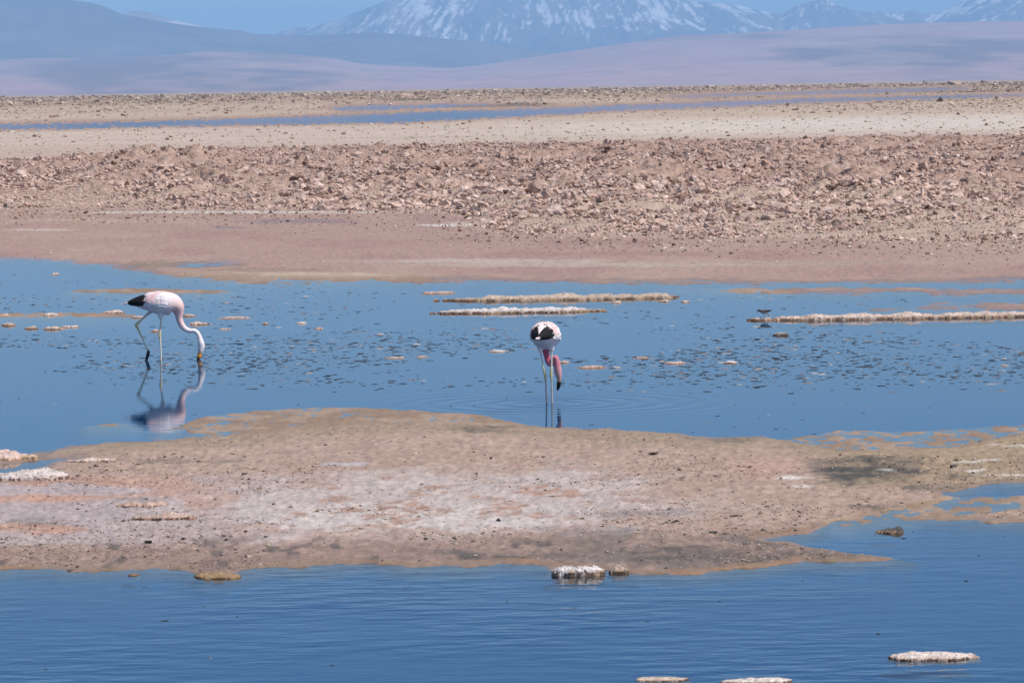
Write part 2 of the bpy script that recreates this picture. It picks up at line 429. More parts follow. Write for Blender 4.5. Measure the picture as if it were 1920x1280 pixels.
ny = N('ShaderNodeMapRange'); ny.inputs['From Min'].default_value = 24; ny.inputs['From Max'].default_value = 34
ny.inputs['To Min'].default_value = 1.0; ny.inputs['To Max'].default_value = 0.10; L(sx.outputs['Y'], ny.inputs['Value'])
amp = math_n('MULTIPLY', ny.outputs[0], math_n('ADD', pm.outputs[0], .35))
h = math_n('ADD', math_n('MULTIPLY', ripple, 0.0088), math_n('MULTIPLY', fine_r, 0.0006))
h = math_n('MULTIPLY', h, amp)
h = math_n('ADD', h, math_n('MULTIPLY', noise_n(8.0, (1.0, 2.2, 1), 2), 0.00022))
# rings round the wading bird
sub = N('ShaderNodeVectorMath'); sub.operation = 'DISTANCE'; L(g.outputs['Position'], sub.inputs[0])
sub.inputs[1].default_value = (BIRD2[0] + .02, BIRD2[1] - .05, 0)
dist = sub.outputs['Value']
ring = math_n('SINE', math_n('MULTIPLY', dist, 22.0))
fall = N('ShaderNodeMapRange'); fall.inputs['From Min'].default_value = .0; fall.inputs['From Max'].default_value = 2.2
fall.inputs['To Min'].default_value = 0.0022; fall.inputs['To Max'].default_value = 0.0; L(dist, fall.inputs['Value'])
h = math_n('ADD', h, math_n('MULTIPLY', ring, fall.outputs[0]))
b = N('ShaderNodeBump'); b.inputs['Strength'].default_value = 1.0; b.inputs['Distance'].default_value = 1.0
L(h, b.inputs['Height']); L(b.outputs[0], gl.inputs['Normal']); L(b.outputs[0], fr.inputs['Normal'])
M_water = mt
wy = np.array([2.0, 20, 60, 120, 400, 1600]); wt = np.array([-1.6, -.3, 0, .3, 1.6])
V = [(y * t, y, 0) for y in wy for t in wt]
water = tag(mesh_np('lagoon_water', V, grid_faces(len(wy), len(wt)), M_water), kind='structure')

# ------------------------------------------------------------------ far mountains
def mountain(name, D, depth, sky_line, colfn, seed, gully, u0_=-700, u1_=2620, nu=420, ns=50, back=0.5, label=None):
    P = np.array(sky_line, float)
    uu = np.linspace(u0_, u1_, nu)
    crest_v = np.interp(uu, P[:, 0], P[:, 1])
    crest = np.maximum(hor(uu) - crest_v, 0) / FPX * D      # metres above camera level
    tt = (uu - 960) / FPX
    s = np.concatenate([np.linspace(0, 1, ns) ** .9, 1 + np.linspace(.03, back, 14)])
    S, T = np.meshgrid(s, tt, indexing='ij'); H = np.repeat(crest[None], len(s), 0)
    yv = D - depth + depth * S; X = T * D; Y = yv + 0 * T
    k = 1.0 / depth
    prof = np.where(S <= 1, S ** 1.25, np.maximum(1 - (S - 1) * 1.3, 0.15))
    nx, nyy = (X * k).ravel(), (Y * k).ravel()
    rid = 1 - np.abs(fbm(nx * 9 + .8 * fbm(nx * 5, nyy * 5, seed + 5, 3), nyy * 2.5, seed, 4, .55) * 2 - 1)
    rid2 = 1 - np.abs(fbm(nx * 26, nyy * 9, seed + 9, 3, .55) * 2 - 1)
    rid = rid.reshape(S.shape); rid2 = rid2.reshape(S.shape)
    env = np.clip(np.minimum(S * 3, (1.0 - S) * 2.6 + .05), 0.05, 1)
    Z = H * prof + gully * env * H.max() * (0.7 * (rid - .75) + .3 * (rid2 - .7))
    Z = Z - 12 * (1 - np.clip(S * 8, 0, 1))
    X = X * (Y / D)
    col = colfn(S, H, Z, rid, rid2, np.repeat(uu[None], len(s), 0), nx.reshape(S.shape), nyy.reshape(S.shape))
    o = mesh_np(name, np.stack([X.ravel(), Y.ravel(), Z.ravel()], 1), grid_faces(len(s), nu), M_rock, col=np.clip(col.reshape(-1, 3), .01, .9), smooth=True)
    return tag(o, kind='structure')
def cmix(a, b, f): return a * (1 - f[..., None]) + np.asarray(b) * f[..., None]
def col_foot(S, H, Z, r1, r2, U, nx, ny_):
    c = np.ones(S.shape + (3,)) * np.array([.42, .26, .24])
    q = Z / 160.0
    n = fbm((nx * 9 + q * .7).ravel(), (q * 1.6).ravel(), 301, 4).reshape(S.shape)
    c = cmix(c, [.17, .125, .12], sm(.5, .68, n) * .8)
    n2 = fbm((nx * 22 - q).ravel(), (q * 3.5).ravel(), 305, 4).reshape(S.shape)
    c = cmix(c, [.42, .29, .245], sm(.5, .7, n2) * .55)
    return c
def col_blue(S, H, Z, r1, r2, U, nx, ny_):
    c = np.ones(S.shape + (3,)) * np.array([.15, .125, .12])
    n = fbm((nx * 8).ravel(), (ny_ * 8).ravel(), 311, 4).reshape(S.shape)
    return cmix(c, [.21, .165, .155], sm(.45, .65, n) * .7)
def col_snow(S, H, Z, r1, r2, U, nx, ny_):
    c = np.ones(S.shape + (3,)) * np.array([.15, .125, .115])
    left = sm(1000, 700, U)
    c = cmix(c, [.36, .27, .23], (.35 + .65 * left) * sm(.35, .8, S) * sm(.40, .6, fbm((U / 26.0 - Z / 300.0).ravel(), (Z / 260.0).ravel(), 329, 4).reshape(S.shape)))
    py = Z / 40000.0 * FPX                       # gullies run down the flanks, fanning out from the summit
    kk = 1.7 * np.clip((1000 - U) / 320, -1, 1)
    kk = np.where(U > 1470, 1.3 * np.clip((1545 - U) / 60, -1, 1), kk); kk = np.where(U > 1700, 1.4, kk)
    a_ = U - kk * py
    n = fbm((a_ / 10.0).ravel(), (py / 17.0).ravel(), 321, 4, .66).reshape(S.shape)
    nb = fbm((U / 90.0).ravel(), (py / 45.0).ravel(), 327, 3).reshape(S.shape)
    sn = sm(.585, .67, n + .42 * (nb - .5) + .0012 * (py - 122)) * sm(60, 90, py)
    c = cmix(c, [.84, .80, .78], sn * .9)
    return c
mountain('snowy_volcano', 40000, 9000, [(-1300,150),(400,120),(500,80),(530,62),(550,54),(600,50),(640,38),(700,15),(740,0),(800,-12),(900,-18),(1000,-20),(1100,-19),(1200,-15),(1290,-6),(1320,4),(1350,6),(1400,12),(1440,22),(1475,27),(1500,12),(1540,0),(1562,2),(1590,14),(1620,22),(1680,24),(1720,20),(1745,27),(1765,24),(1800,8),(1840,-10),(1900,-16),(2050,-20),(2300,-14),(3200,40)], col_snow, 401, .34, ns=80, nu=950)
mountain('pale_peak', 34000, 5000, [(-1300,60),(150,40),(225,30),(255,21),(285,21),(310,30),(345,40),(392,50),(440,66),(520,100),(3200,160)], lambda *a: cmix(np.ones(a[0].shape + (3,)) * np.array([.30, .24, .21]), [.8, .77, .75], sm(.62, .7, a[3]) * .6 * sm(.5, .8, a[0])), 411, .10)
mountain('blue_mountain', 29000, 6000, [(-1300,-40),(-400,-26),(0,-12),(110,-4),(165,3),(195,8),(215,16),(240,27),(300,38),(350,46),(400,52),(465,57),(485,64),(560,66),(640,64),(700,60),(760,64),(840,72),(900,77),(960,86),(1020,95),(1080,110),(1200,140),(3200,165)], col_blue, 421, .10)
mountain('lilac_foothills', 24000, 8500, [(-1300,118),(0,110),(200,107),(330,103),(400,94),(470,96),(540,99),(620,106),(680,118),(760,124),(850,127),(905,122),(960,114),(1050,100),(1150,85),(1280,66),(1400,62),(1550,52),(1650,46),(1800,41),(1920,39),(2700,22),(3200,20)], col_foot, 431, .10)

# ------------------------------------------------------------------ haze
mt, nt, out = new_mat('haze_air')
pv = nt.nodes.new('ShaderNodeVolumePrincipled'); nt.links.new(pv.outputs[0], out.inputs['Volume'])
pv.inputs['Color'].default_value = (0.32, 0.61, 0.97, 1); pv.inputs['Density'].default_value = 4.8e-5; pv.inputs['Anisotropy'].default_value = 0.0
hx0, hx1, hy0, hy1, hz0, hz1 = -26000, 26000, -400, 52000, -30, 930
HV = [(x, y, z) for z in (hz0, hz1) for y in (hy0, hy1) for x in (hx0, hx1)]
HF = [(0, 2, 3, 1), (4, 5, 7, 6), (0, 1, 5, 4), (2, 6, 7, 3), (0, 4, 6, 2), (1, 3, 7, 5)]
tag(mesh_np('haze', HV, HF, mt), kind='stuff')

# ------------------------------------------------------------------ salt clods of the broken crust
def clod_shape(seed):
    r = np.random.default_rng(seed)
    import bmesh
    bm = bmesh.new(); bmesh.ops.create_icosphere(bm, subdivisions=1, radius=0.5)
    V = np.array([v.co[:] for v in bm.verts]); F = np.array([[v.index for v in f.verts] for f in bm.faces])
    bm.free()
    V = V * (1 + r.uniform(-.48, .42, (len(V), 1))) + r.uniform(-.06, .06, V.shape)
    V *= np.array([1, r.uniform(.35, .8), r.uniform(.6, 1.2)])
    return V, F
SHAPES = [clod_shape(s) for s in range(14)]
def chip_shape(seed):
    r = np.random.default_rng(seed)
    V = np.array([(.5, 0, 0), (-.25, .43, 0), (-.25, -.43, 0), (0, 0, .5), (0, 0, -.5)]) * (1 + r.uniform(-.4, .4, (5, 1))) + r.uniform(-.14, .14, (5, 3))
    F = np.array([(0, 1, 3), (1, 2, 3), (2, 0, 3), (1, 0, 4), (2, 1, 4), (0, 2, 4)])
    return V, F
CHIPS = [chip_shape(s) for s in range(50, 66)]
def rotz_tilt(n, r):
    a = r.uniform(0, 6.283, n); b = r.uniform(-.9, .9, n); c = r.uniform(-.9, .9, n)
    ca, sa, cb, sb, cc, sc_ = np.cos(a), np.sin(a), np.cos(b), np.sin(b), np.cos(c), np.sin(c)
    Rm = np.zeros((n, 3, 3)); o = np.ones(n); z = np.zeros(n)
    Rz = np.stack([ca, -sa, z, sa, ca, z, z, z, o], 1).reshape(n, 3, 3)
    Rx = np.stack([o, z, z, z, cb, -sb, z, sb, cb], 1).reshape(n, 3, 3)
    Ry = np.stack([cc, z, sc_, z, o, z, -sc_, z, cc], 1).reshape(n, 3, 3)
    return Rz @ Rx @ Ry
def scatter_mesh(name, P, size, cols, mat, parent, seed, flat=1.0, stretch=1.0, shapes=None):
    shapes = shapes or SHAPES
    r = np.random.default_rng(seed); n = len(P); Rm = rotz_tilt(n, r)
    which = r.integers(0, len(shapes), n)
    Vs, Fs, Cs, off = [], [], [], 0
    for k, (SV, SF) in enumerate(shapes):
        idx = np.where(which == k)[0]
        if not len(idx): continue
        W = np.einsum('nij,vj->nvi', Rm[idx], SV) * size[idx][:, None, None]
        W[..., 2] *= flat; W[..., 0] *= stretch
        W = W + P[idx][:, None, :]
        Vs.append(W.reshape(-1, 3)); nv = len(SV)
        Fs.append((SF[None] + (np.arange(len(idx)) * nv)[:, None, None] + off).reshape(-1, 3)); off += len(idx) * nv
        Cs.append(np.repeat(cols[idx], nv, 0))
    return mesh_np(name, np.concatenate(Vs), np.concatenate(Fs), mat, parent, col=np.concatenate(Cs))
def crust_points(n, seed, vmin, vmax, p_far):
    r = np.random.default_rng(seed)
    u = r.uniform(-40, 1960, n * 2); dd = np.exp(r.uniform(math.log(74), math.log(205), n * 3)); u = r.uniform(-40, 1960, n * 3)
    x = (u - 960) / FPX * dd
    uu, vv = to_px(x, dd)
    ok = (sample(G_crust, uu, vv) + 24 * (fbm(x * 1.7, dd * .9, 3, 4) - .5) > 6) & (vv > vmin) & (vv < vmax)
    x, y = x[ok][:n], dd[ok][:n]
    return x, y, uu[ok][:n], vv[ok][:n]
def crust_cover(n, seed, size, spread, lo, hi, shapes, name):
    x, y, u, v = crust_points(n, seed, 240, 472, 1)
    z = ground(x, y); low = sm(455, 380, v); r = np.random.default_rng(seed + 1)
    clump = fbm(x * .8, y * .45, 137, 3)
    sz = (r.lognormal(math.log(size), spread, len(x)) * (.6 + .5 * low) * (.45 + 1.1 * sm(.3, .68, clump))).clip(lo, hi)
    cm = r.random(len(x))[:, None]
    cc = C(192, 161, 149) * (1 - cm) + C(220, 196, 186) * cm
    cc = np.where(r.random(len(x))[:, None] < .10, C(150, 122, 110), cc)
    cc = cc * (1.0 + .14 * sm(300, 390, v))[:, None] * (.84 + .32 * fbm(x * .5, y * .3, 133, 3))[:, None]
    tag(scatter_mesh(name, np.stack([x, y, z + sz * .14], 1), sz, cc, M_crust, crust, seed + 2, flat=.9, stretch=1.25, shapes=shapes), kind='stuff')
crust_cover(17000, 5, .092, .45, .03, .32, SHAPES, 'salt_clods')
crust_cover(95000, 45, .062, .40, .02, .2, CHIPS, 'salt_chips')
x, y, u, v = crust_points(300, 15, 262, 440, 1)
z = ground(x, y)
r = np.random.default_rng(16)
clod_meshes = []
import bmesh
for s in range(10):
    bm = bmesh.new(); bmesh.ops.create_icosphere(bm, subdivisions=2, radius=.5)
    rr = np.random.default_rng(100 + s)
    dirs = rr.normal(size=(9, 3)); dirs /= np.linalg.norm(dirs, axis=1)[:, None]; lim = rr.uniform(.22, .42, 9)
    for vv_ in bm.verts:
        c = np.array(vv_.co)
        for dv, l in zip(dirs, lim):
            e = c @ dv - l
            if e > 0: c = c - dv * e * .9
        c *= 1 + rr.uniform(-.26, .26)
        vv_.co = c
    me = bpy.data.meshes.new('salt_clod'); bm.to_mesh(me); bm.free()
    set_col(me, (C(198, 174, 160) if s % 3 else C(176, 150, 138)) + 0 * np.zeros((len(me.vertices), 3))); me.materials.append(M_crust)
    clod_meshes.append(me)
for i in range(len(x)):
    o = bpy.data.objects.new('salt_clod', clod_meshes[i % 10]); link(o, crust)
    q = float(r.uniform(.18, .30) if r.random() < .88 else r.uniform(.30, .44)) * (0.6 + .4 * float(sm(455, 380, v[i])))
    o.location = (x[i], y[i], z[i] + q * .06); o.scale = (q * r.uniform(.8, 1.3), q * r.uniform(.7, 1.1), q * r.uniform(.6, 1.0))
    o.rotation_euler = (r.uniform(-.5, .5), r.uniform(-.5, .5), r.uniform(0, 6.28))

# small heaves of crust all over the far plain
r = np.random.default_rng(18)
n = 60000
u = r.uniform(-60, 1980, n); w = np.exp(r.uniform(math.log(7), math.log(135), n)); dd = FPX * CAM_H / w; x = (u - 960) / FPX * dd
uu, vv = to_px(x, dd); z = ground(x, dd)
rough_ = sm(.46, .62, fbm(x * .05, dd * .012, 61, 3)) * sm(1300, 1650, u) * sm(70, 50, w)
keep = (.12 + .9 * sm(27, 20, w) + .7 * rough_ + .10 * sm(75, 95, w) + .12 * sm(48, 40, w))
ok = (sample(G_land, uu, vv) > 9) & (sample(G_crust, uu, vv) < 0) & (r.random(n) < keep)
x, dd, z, w = x[ok], dd[ok], z[ok], w[ok]
sz = r.lognormal(math.log(.00036), .5, len(x)) * dd
k = r.random(len(x))[:, None]
cc = np.where(k < .25, C(150, 126, 112), np.where(k < .8, C(190, 168, 152), C(212, 196, 182)))
tag(scatter_mesh('crust_heaves', np.stack([x, dd, z + sz * .08], 1), sz, cc, M_far, plain, 19, flat=.7, stretch=1.3, shapes=CHIPS), kind='stuff')

# ------------------------------------------------------------------ pebbles and crumbs on the sandbar
r = np.random.default_rng(21)
n = 70000
u = r.uniform(-60, 1980, n); dd = np.exp(r.uniform(math.log(24.5), math.log(37.5), n)); x = (u - 960) / FPX * dd
uu, vv = to_px(x, dd); z = ground(x, dd)
dens = np.clip(.12 + 1.0 * sm(.42, .62, fbm(x * 1.2, dd * .8, 131, 3)), 0, 1) * (.35 + .65 * sm(835, 870, vv))
ok = (z > .006) & (r.random(n) < dens) & (sample(G_land, uu, vv) > 12)
x, dd, z, vv, uu = x[ok], dd[ok], z[ok], vv[ok], uu[ok]
sz = r.lognormal(math.log(.0085), .42, len(x)).clip(.004, .04)
sz = np.where(r.random(len(x)) < .03, sz * 2.2, sz)
k = r.random(len(x))[:, None]
cc = np.where(k < .05, C(90, 82, 80), np.where(k < .45, C(184, 150, 134), np.where(k < .75, C(158, 130, 116), C(216, 202, 194))))
cc = np.where(sz[:, None] > .017, np.where(k < .4, C(84, 78, 78), C(196, 176, 160)), cc)
tag(scatter_mesh('pebbles', np.stack([x, dd, z + sz * .1], 1), sz, cc, M_salt, sandbar, 22, flat=.55, stretch=1.3, shapes=CHIPS), kind='stuff')
# crumbs on the pink mud and the foot of the crust
n = 12000
u = r.uniform(-60, 1980, n); dd = np.exp(r.uniform(math.log(66), math.log(108), n)); x = (u - 960) / FPX * dd
uu, vv = to_px(x, dd); z = ground(x, dd)
foot = sm(-160, 0, sample(G_crust, uu, vv))
ok = (z > .008) & (r.random(n) < .16 + .84 * foot) & (sample(G_land, uu, vv) > 10)
x, dd, z, foot = x[ok], dd[ok], z[ok], foot[ok]
sz = r.lognormal(math.log(.022), .45, len(x)) * (.6 + 1.7 * foot)
k = r.random(len(x))[:, None]
cc = np.where(k < .3, C(120, 98, 90), np.where(k < .7, C(190, 160, 144), C(224, 208, 196)))
tag(scatter_mesh('salt_crumbs', np.stack([x, dd, z + sz * .1], 1), sz, cc, M_crust, mud_flat, 23, flat=.6, shapes=CHIPS), kind='stuff')

# ------------------------------------------------------------------ algae clumps dotting the shallow water
def clumps(n, seed, ulo, uhi, vlo, vhi, dens, smin, smax, dark):
    r = np.random.default_rng(seed)
    u = r.uniform(ulo, uhi, n); v = r.uniform(vlo, vhi, n)
    P = np.array([place(a, b) for a, b in zip(u, v)])
    keep = (r.random(n) < dens(u, v, P)) & (sample(G_land, u, v) < -14)
    P = P[keep]; u = u[keep]; v = v[keep]; n = len(P)
    seg = 9; Vs = []; Fs = []; Cs = []; off = 0
    for i in range(n):
        w = float(np.exp(r.uniform(math.log(smin), math.log(smax)))); dpt = w * r.uniform(.5, 1.6); hgt = r.uniform(.0006, .003) + w * .008
        a = np.arange(seg) / seg * 6.283
        rad = 1 + r.uniform(-.4, .3, seg)
        o1 = np.stack([np.cos(a) * rad * w / 2, np.sin(a) * rad * dpt / 2, np.full(seg, -.004)], 1)
        rad2 = .6 + r.uniform(-.25, .2, seg)
        o2 = np.stack([np.cos(a) * rad2 * w / 2, np.sin(a) * rad2 * dpt / 2, hgt * r.uniform(.4, 1.2, seg)], 1)
        Vv = np.concatenate([o1, o2, [[0, 0, hgt * .9]]]) + P[i]
        j = np.arange(seg); j2 = (j + 1) % seg
        F = np.concatenate([np.stack([j, j2, j2 + seg], 1), np.stack([j, j2 + seg, j + seg], 1), np.stack([j + seg, j2 + seg, np.full(seg, 2 * seg)], 1)])
        Vs.append(Vv); Fs.append(F + off); off += len(Vv)
        c = C(46, 50, 58) if r.random() < dark * (.55 if v[i] < 575 else 1) else (C(150, 124, 112) if r.random() < .7 else C(206, 186, 170))
        Cs.append(np.repeat(np.asarray(c)[None] * r.uniform(.7, 1.25), len(Vv), 0))
    return np.concatenate(Vs), np.concatenate(Fs), np.concatenate(Cs)
def d_mid(u, v, P):
    nz = fbm(P[:, 0] * .5, P[:, 1] * .35, 141, 3)
    band = .10 + .95 * np.exp(-((v - 672) / 44) ** 2) + .35 * np.exp(-((v - 560) / 30) ** 2) * sm(900, 300, u) + .25 * np.exp(-((v - 620) / 25) ** 2)
    return np.clip(band * sm(.36, .62, nz) * sm(742, 715, v), 0, 1)
parts_ = [clumps(17000, 31, -80, 2000, 500, 760, d_mid, .016, .13, .84),
          clumps(300, 32, -80, 2000, 985, 1275, lambda u, v, P: .07 + .6 * sm(1500, 1700, u) * sm(1060, 990, v), .012, .06, .8),
          clumps(160, 33, -40, 1960, 745, 815, lambda u, v, P: .35 + 0 * u, .012, .06, .75)]
Vv = np.concatenate([q[0] for q in parts_]); Cc = np.concatenate([q[2] for q in parts_])
offs = np.cumsum([0] + [len(q[0]) for q in parts_]); Ff = np.concatenate([q[1] + offs[i] for i, q in enumerate(parts_)])
tag(mesh_np('algae_clumps', Vv, Ff, M_algae, col=Cc), 'dark clumps of algae and mud dotting the shallow blue water', 'algae', kind='stuff')

# ------------------------------------------------------------------ salt mounds standing in the water
def mound(name, u, v, wpx, hpx, depth, label, cat='salt mound', group=None, top=C(226, 212, 200), side=C(176, 146, 116), seed=0, rag=1.0, base_z=0.0, p=3.0, shelf_on=True):
    k = mpp(u, v); Lx = wpx * k; H = hpx * k
    f = place(u, v)
    nx_ = int(np.clip(wpx / 1.3, 30, 320)); ny2 = 34
    a = np.linspace(-1.35, 1.35, nx_); b = np.linspace(-1.5, 1.5, ny2)
    Bm, Am = np.meshgrid(b, a, indexing='ij')
    X = Am * Lx / 2; Y = Bm * depth / 2
    wx, wy_ = X + f[0], Y + f[1]
    sc_ = 1.0 / max(H, .03)
    def nz(k_, sd_, oc=3, g_=.55, ky=.6): return fbm((wx * sc_ * k_).ravel(), (wy_ * sc_ * k_ * ky).ravel(), sd_ + seed, oc, g_).reshape(X.shape)
    small = wpx < 70
    n_plan = nz(.40, 201, 4, .6) - .5; big_ = nz(.2, 231, 2); lump = nz(.75, 211, 3); fine = nz(2.2, 221, 2)
    e = 1 - np.abs(Am) ** p - np.abs(Bm) ** 2.0 + (1.9 if small else 1.1) * rag * n_plan - .08
    prof = np.clip(e, 0, 1) ** (.62 if small else .45)
    Z = H * prof * (.40 + .75 * lump + .40 * (fine - .5) + 1.0 * rag * (big_ - .42))
    # a thin ragged shelf of mud round the foot, just breaking the surface
    shelf = .007 * (nz(.9, 241, 3) - .5) + .006 * np.clip(e + .42, -1, .6) - .0015
    Z = np.maximum(np.where(e > 0, Z + .001, -.02), np.where(e > -.9, shelf, -.02) if shelf_on else -.02)
    top_ = np.clip(e * 6, 0, 1)
    Y = Y - np.where((Bm < 0), top_, 0) * .30 * H * np.clip(Z / H, 0, 1)       # leans out over a notch at the water line
    X = X + top_ * (lump - .5) * H * .5; Y = Y + top_ * (fine - .5) * H * .5
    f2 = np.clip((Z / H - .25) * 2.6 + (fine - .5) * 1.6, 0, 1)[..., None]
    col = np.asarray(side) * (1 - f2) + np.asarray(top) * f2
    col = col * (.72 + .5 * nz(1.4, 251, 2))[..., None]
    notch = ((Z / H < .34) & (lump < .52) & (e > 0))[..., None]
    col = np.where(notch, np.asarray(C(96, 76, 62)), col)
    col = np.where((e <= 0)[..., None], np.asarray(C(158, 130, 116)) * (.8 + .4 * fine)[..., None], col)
    V_ = np.stack([X.ravel(), Y.ravel(), Z.ravel()], 1); Cv = np.clip(col.reshape(-1, 3) * np.array([1, .985, 1.06]), .01, .85); ev = e.ravel()
    Q = grid_faces(ny2, nx_); lim = -.75 if shelf_on else -.12
    Q = Q[(ev[Q] > lim).any(1)]
    Fa = np.concatenate([Q[:, [0, 1, 2]], Q[:, [0, 2, 3]]])
    # broken salt chips bedded in the mound
    rr = np.random.default_rng(900 + seed); cand = np.where(ev > .04)[0]
    nch = int(min(len(cand) * .5, wpx * (2.2 if not small else 1.4) * (.35 if name == 'salt_block' else 1)))
    Vs, Fs, Cs = [V_], [Fa], [Cv]; off = len(V_)
    for ci in rr.choice(cand, nch, replace=False):
        SV, SF = SHAPES[rr.integers(len(SHAPES))]
        q_ = H * rr.uniform(.12, .40); a_ = rr.uniform(0, 6.28); ca, sa = math.cos(a_), math.sin(a_)
        W = SV @ np.array([[ca, -sa, 0], [sa, ca, 0], [0, 0, 1]]) * q_ * np.array([1.3, 1.2, .75])
        Vs.append(W + V_[ci] + np.array([0, 0, -.1 * q_])); Fs.append(SF + off); off += len(SV)
        Cs.append(np.repeat((Cv[ci] * rr.uniform(.75, 1.15) * .6 + np.asarray(top) * .4 * rr.uniform(.7, 1.1))[None], len(SV), 0))
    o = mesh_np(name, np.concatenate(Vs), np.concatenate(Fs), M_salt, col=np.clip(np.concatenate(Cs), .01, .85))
    o.location = (f[0], f[1] + depth * .45, base_z)
    return tag(o, label, cat, group)
W_ = C(240, 232, 226); TAN = C(168, 140, 108); PNK = C(214, 190, 172)
G1 = 'salt mounds standing in the lagoon'
